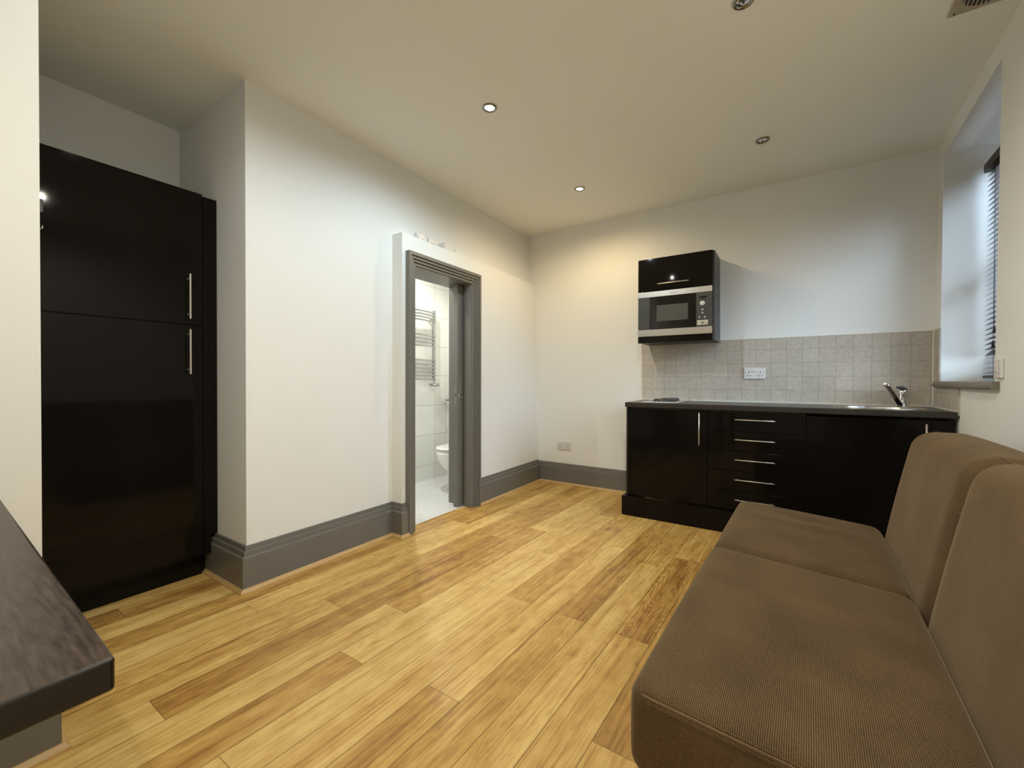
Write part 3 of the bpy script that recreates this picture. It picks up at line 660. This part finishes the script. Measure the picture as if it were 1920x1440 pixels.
# ---------------------------------------------------------------- bathroom fittings
t = thing('towel_radiator', (-3.25, 3.12, 1.10), 'chrome ladder towel radiator on the white bathroom wall', 'radiator')
ya, yc = 3.392, 2.92
for y in (ya, yc):
    bm = bm_(); bx(bm, -3.268, -3.235, y-.015, y+.015, 1.10, 1.868); obj('upright', bm, MRC, t, bevel=.005)
for z in (1.846, 1.815, 1.783, 1.752, 1.596, 1.558, 1.520, 1.482, 1.330, 1.288, 1.247, 1.206, 1.168, 1.128):
    z = z - .012
    bm = bm_(); pts = []
    for i in range(11):
        s = i/10; pts.append((-3.236 + .030*math.sin(PI*s)**.7 if 0 < s < 1 else -3.236, yc + (ya-yc)*s, z))
    tube(bm, pts, .0085, 10); obj('rail', bm, MRC, t)
for y, z in ((ya, 1.76), (yc, 1.76), (ya, 1.20), (yc, 1.20)):
    bm = bm_(); tube(bm, [(-3.309, y-.03, z), (-3.268, y-.03, z)], .012, 12); obj('wall_bracket', bm, MCH, t)
bm = bm_(); tube(bm, [(-3.309, ya, 1.055), (-3.25, ya, 1.055), (-3.245, ya, 1.065), (-3.245, ya, 1.105)], .010, 10); tube(bm, [(-3.25, ya-.04, 1.052), (-3.20, ya+.03, 1.052)], .017, 14); obj('valve', bm, MRC, t)

t = thing('toilet', (-2.80, 3.4, 0), 'white toilet seen behind the sliding door', 'toilet')
cx_, cy_ = -2.805, 3.27
def egg(r, h, stretch=1.25, shift=0.0): return (r, h, stretch, shift)
bm = bm_(); R = []
n = 40
for (rx, ry, cy, z) in ((.105, .20, .08, .003), (.10, .19, .08, .03), (.085, .155, .07, .12), (.092, .16, .05, .18), (.145, .205, .015, .245), (.172, .235, 0, .32), (.178, .245, 0, .375), (.180, .248, 0, .398), (.150, .21, 0, .400)):
    R.append([bm.verts.new((cx_+rx*math.cos(2*PI*k/n), cy_+cy+ry*math.sin(2*PI*k/n), z)) for k in range(n)])
for A, B in zip(R, R[1:]):
    for k in range(n): f = bm.faces.new((A[k], A[(k+1) % n], B[(k+1) % n], B[k])); f.smooth = True
bm.faces.new(R[0][::-1]); bm.faces.new(R[-1]); obj('pan', bm, MCER, t)
for nm, z0, z1, s in (('seat', .403, .417, 1.0), ('lid', .419, .440, 1.01)):
    bm = bm_(); R = []
    for q, z in ((.96, z0), (1, z0+.003), (1, z1-.008), (.97, z1-.003), (.85, z1), (.0, z1+.004)):
        R.append([bm.verts.new((cx_+.185*s*q*math.cos(2*PI*k/n), cy_+.25*s*q*math.sin(2*PI*k/n), z)) for k in range(n)] if q else [bm.verts.new((cx_, cy_, z))])
    for A, B in zip(R, R[1:]):
        for k in range(n):
            if len(B) == 1: f = bm.faces.new((A[k], A[(k+1) % n], B[0]))
            else: f = bm.faces.new((A[k], A[(k+1) % n], B[(k+1) % n], B[k]))
            f.smooth = True
    bm.faces.new(R[0][::-1]); obj(nm, bm, MCER, t)
bm = bm_(); bx(bm, cx_-.16, cx_+.16, 3.50, 3.675, .38, .43); bx(bm, cx_-.17, cx_+.17, 3.54, 3.676, .43, .70); obj('cistern', bm, MCER, t, bevel=.012, seg=3)
t = thing('guessed_holder', (-3.24, 3.62, .78), 'guessed small wall holder with a dark rim on the tiles above the toilet', 'bathroom holder')
bm = bm_(); lathe(bm, [(0, 0), (.030, 0), (.042, .10), (.044, .105), (.040, .105), (0, .103)], (-3.225, 3.632, .765), n=24); obj('cup', bm, MCER, t)  # cup shape made up for an item barely in view
bm = bm_(); lathe(bm, [(.044, .105), (.046, .108), (.046, .116), (.041, .116), (.041, .105)], (-3.225, 3.632, .765), n=24); bx(bm, -3.231, -3.219, 3.67, 3.6795, .865, .885); obj('rim', bm, MIR, t)

# ---------------------------------------------------------------- sofa
sofa = thing('sofa', (.10, 1.8, 0), 'brown corduroy armless sofa along the right wall', 'sofa')
SKW = .038
def soft_box(x0, x1, y0, y1, z0, z1, r, crown=0.0, nx=14, ny=18, nz=8, post=None, wale='seat', sag=0.0):
    """rounded padded block"""
    bm = bm_(); idx = {}
    def P(i, j, k):
        key = (i, j, k)
        if key in idx: return idx[key]
        def c(t): return .5 - .5*math.cos(PI*t)
        x = x0 + (x1-x0)*c(i/nx); y = y0 + (y1-y0)*c(j/ny); z = z0 + (z1-z0)*c(k/nz)
        cx = min(max(x, x0+r), x1-r); cy = min(max(y, y0+r), y1-r); cz = min(max(z, z0+r), z1-r)
        d = Vector((x-cx, y-cy, z-cz))
        p = Vector((x, y, z))
        if d.length > 1e-9 and (i in (0, nx) or j in (0, ny) or k in (0, nz)): p = Vector((cx, cy, cz)) + d.normalized()*r
        u = (p.x-x0)/(x1-x0); v = (p.y-y0)/(y1-y0); ww = (p.z-z0)/(z1-z0)
        bu = max(0, 4*u*(1-u)); bv = max(0, 4*v*(1-v)); bw = max(0, 4*ww*(1-ww))
        p.z += crown*(bu*bv)**.6*(1 if ww > .5 else 0)*(ww-.5)*2
        p.y += .35*crown*(bw*bu)**.7*(v-.5)*2
        p.x += .35*crown*(bw*bv)**.7*(u-.5)*2
        vt = bm.verts.new(p); vt_loc[vt] = (u, v, ww, p.copy()); idx[key] = vt; return vt
    vt_loc = {}
    def quad(*ks): bm.faces.new([P(*k) for k in ks])
    for i in range(nx):
        for j in range(ny):
            quad((i, j, 0), (i, j+1, 0), (i+1, j+1, 0), (i+1, j, 0)); quad((i, j, nz), (i+1, j, nz), (i+1, j+1, nz), (i, j+1, nz))
    for i in range(nx):
        for k in range(nz):
            quad((i, 0, k), (i+1, 0, k), (i+1, 0, k+1), (i, 0, k+1)); quad((i, ny, k), (i, ny, k+1), (i+1, ny, k+1), (i+1, ny, k))
    for j in range(ny):
        for k in range(nz):
            quad((0, j, k), (0, j, k+1), (0, j+1, k+1), (0, j+1, k)); quad((nx, j, k), (nx, j+1, k), (nx, j+1, k+1), (nx, j, k+1))
    uv = bm.loops.layers.uv.new('wale'); bmesh.ops.recalc_face_normals(bm, faces=bm.faces)
    for f in bm.faces:
        f.smooth = True; nn = f.normal; ay = abs(nn.y)
        for l in f.loops:
            p = l.vert.co
            if ay > .75: l[uv].uv = (p.z, p.x)
            elif wale == 'seat': l[uv].uv = (p.x + (z1-p.z if p.x < x0+r*1.2 else 0)*(-1) if p.x < x0+r*1.2 else p.x, p.y)
            else: l[uv].uv = (p.z + (x0-p.x)*(-1 if p.z > z1-r*1.3 else 0), p.y)
    if post:
        for v in bm.verts: v.co = post(v.co.copy())
    return bm
def shear(p):
    return Vector((p.x + SKW*(p.y-1.8), p.y, p.z))
def seat_post(p):
    t = min(max((p.x+.245)/.63, 0), 1.1)
    p.z -= .045*t*min(max((p.z-.22)/.2, 0), 1)
    return shear(p)
def wrinkle(fn, amp, seedv):
    def g(p):
        q = p.copy(); 
        if q.z > .36: q.z += amp*math.sin(q.y*34+math.sin(q.x*7+seedv)*1.6)*math.exp(-((q.x-.05)/.16)**2)*math.exp(-((q.y-2.42)/.13)**2)
        return fn(q)
    return g
X0, XJ = -.258, .372
s1 = soft_box(X0, XJ-.016, .905, 1.882, .235, .438, .042, .012, 22, 34, 12, seat_post)
s1 = obj('seat_cushion', s1, MCORD, sofa, smooth=True)
s2 = soft_box(X0, XJ-.016, 1.886, 2.70, .215, .432, .042, .014, 24, 48, 12, wrinkle(seat_post, .0035, 1.0))
s2 = obj('seat_cushion', s2, MCORD, sofa, smooth=True)
# backrests: built upright then leaned
def back_post(p):
    h = max(0, (p.z-.30))
    lean = .165*h + .05*h*h
    # front face bulge
    p.x += lean
    return shear(p)
for ya_, yb_ in ((.86, 1.788), (1.79, 2.685)):
    b = soft_box(XJ-.020, XJ+.195, ya_, yb_, .27, .868, .065, .010, 14, 34, 26, back_post, wale='back')
    obj('back_cushion', b, MCORD, sofa, smooth=True)
for ya_, yb_ in ((.90, 1.75), (1.83, 2.64)):
    bm = bm_(); tube(bm, [tuple(back_post(Vector((XJ+.052, ya_+(yb_-ya_)*i/24, .871+.0070*math.sin(PI*i/24)**.7)))) for i in range(25)], .0014, 6); bm.loops.layers.uv.new('wale')
    obj('top_seam', bm, MCORD, [o for o in sofa.children if o.name.startswith('back_cushion')][0 if ya_ < 1.5 else 1])
# piping seams along the near end and cushion tops
def seam(pts, r=.0015):
    bm = bm_(); tube(bm, [tuple(p) for p in pts], r, 6); uvl = bm.loops.layers.uv.new('wale'); return bm
bm = seam([seat_post(Vector((x, .9035+.006*0, .4265+ .004*math.sin(x*40)*.1))) + Vector((0, 0, 0)) for x in [X0+.035+i*.02 for i in range(28)]]); obj('seam', bm, MCORD, s1)
bm = bm_(); bx(bm, -.17, .52, .96, 2.64, .085, .235); 
for v in bm.verts: v.co = shear(v.co)
obj('base_frame', bm, plain('dark_sofa_base', (.02, .014, .009), .7), sofa, bevel=.01)
for x, y in ((-.13, 1.0), (.46, 1.0), (-.13, 2.58), (.46, 2.58), (-.13, 1.8), (.46, 1.8)):
    bm = bm_(); p = shear(Vector((x, y, 0))); lathe(bm, [(0, 0), (.020, 0), (.026, .088), (0, .088)], p, n=16); obj('leg', bm, MRUB, sofa)

# ---------------------------------------------------------------- dark wooden top at the left
t = thing('console_table', (-1.26, -.4, 0), 'dark walnut-stained thick table top jutting in at the left foreground', 'table')
bm = bm_()
cn = [(-.648, .153), (-.648, -1.30), (-1.795, -1.30), (-1.795, .189)]
A = [bm.verts.new((x, y, .741)) for x, y in cn]; B = [bm.verts.new((x, y, .780)) for x, y in cn]
bm.faces.new(A); bm.faces.new(B[::-1])
for i in range(4): bm.faces.new((A[i], A[(i+1) % 4], B[(i+1) % 4], B[i]))
bm.faces.ensure_lookup_table()
for f in bm.faces[2:]: f.material_index = 1
obj('table_top', bm, [MTAB, plain('near_black_table_edge', (.010, .0065, .005), .28)], t, bevel=.0045, seg=3)
for x, y in ((-.78, -1.22), (-1.70, -1.22), (-.90, -.75), (-1.70, -.75)):
    bm = bm_(); bx(bm, x-.03, x+.03, y-.03, y+.03, 0, .741); obj('leg', bm, MTAB, t)
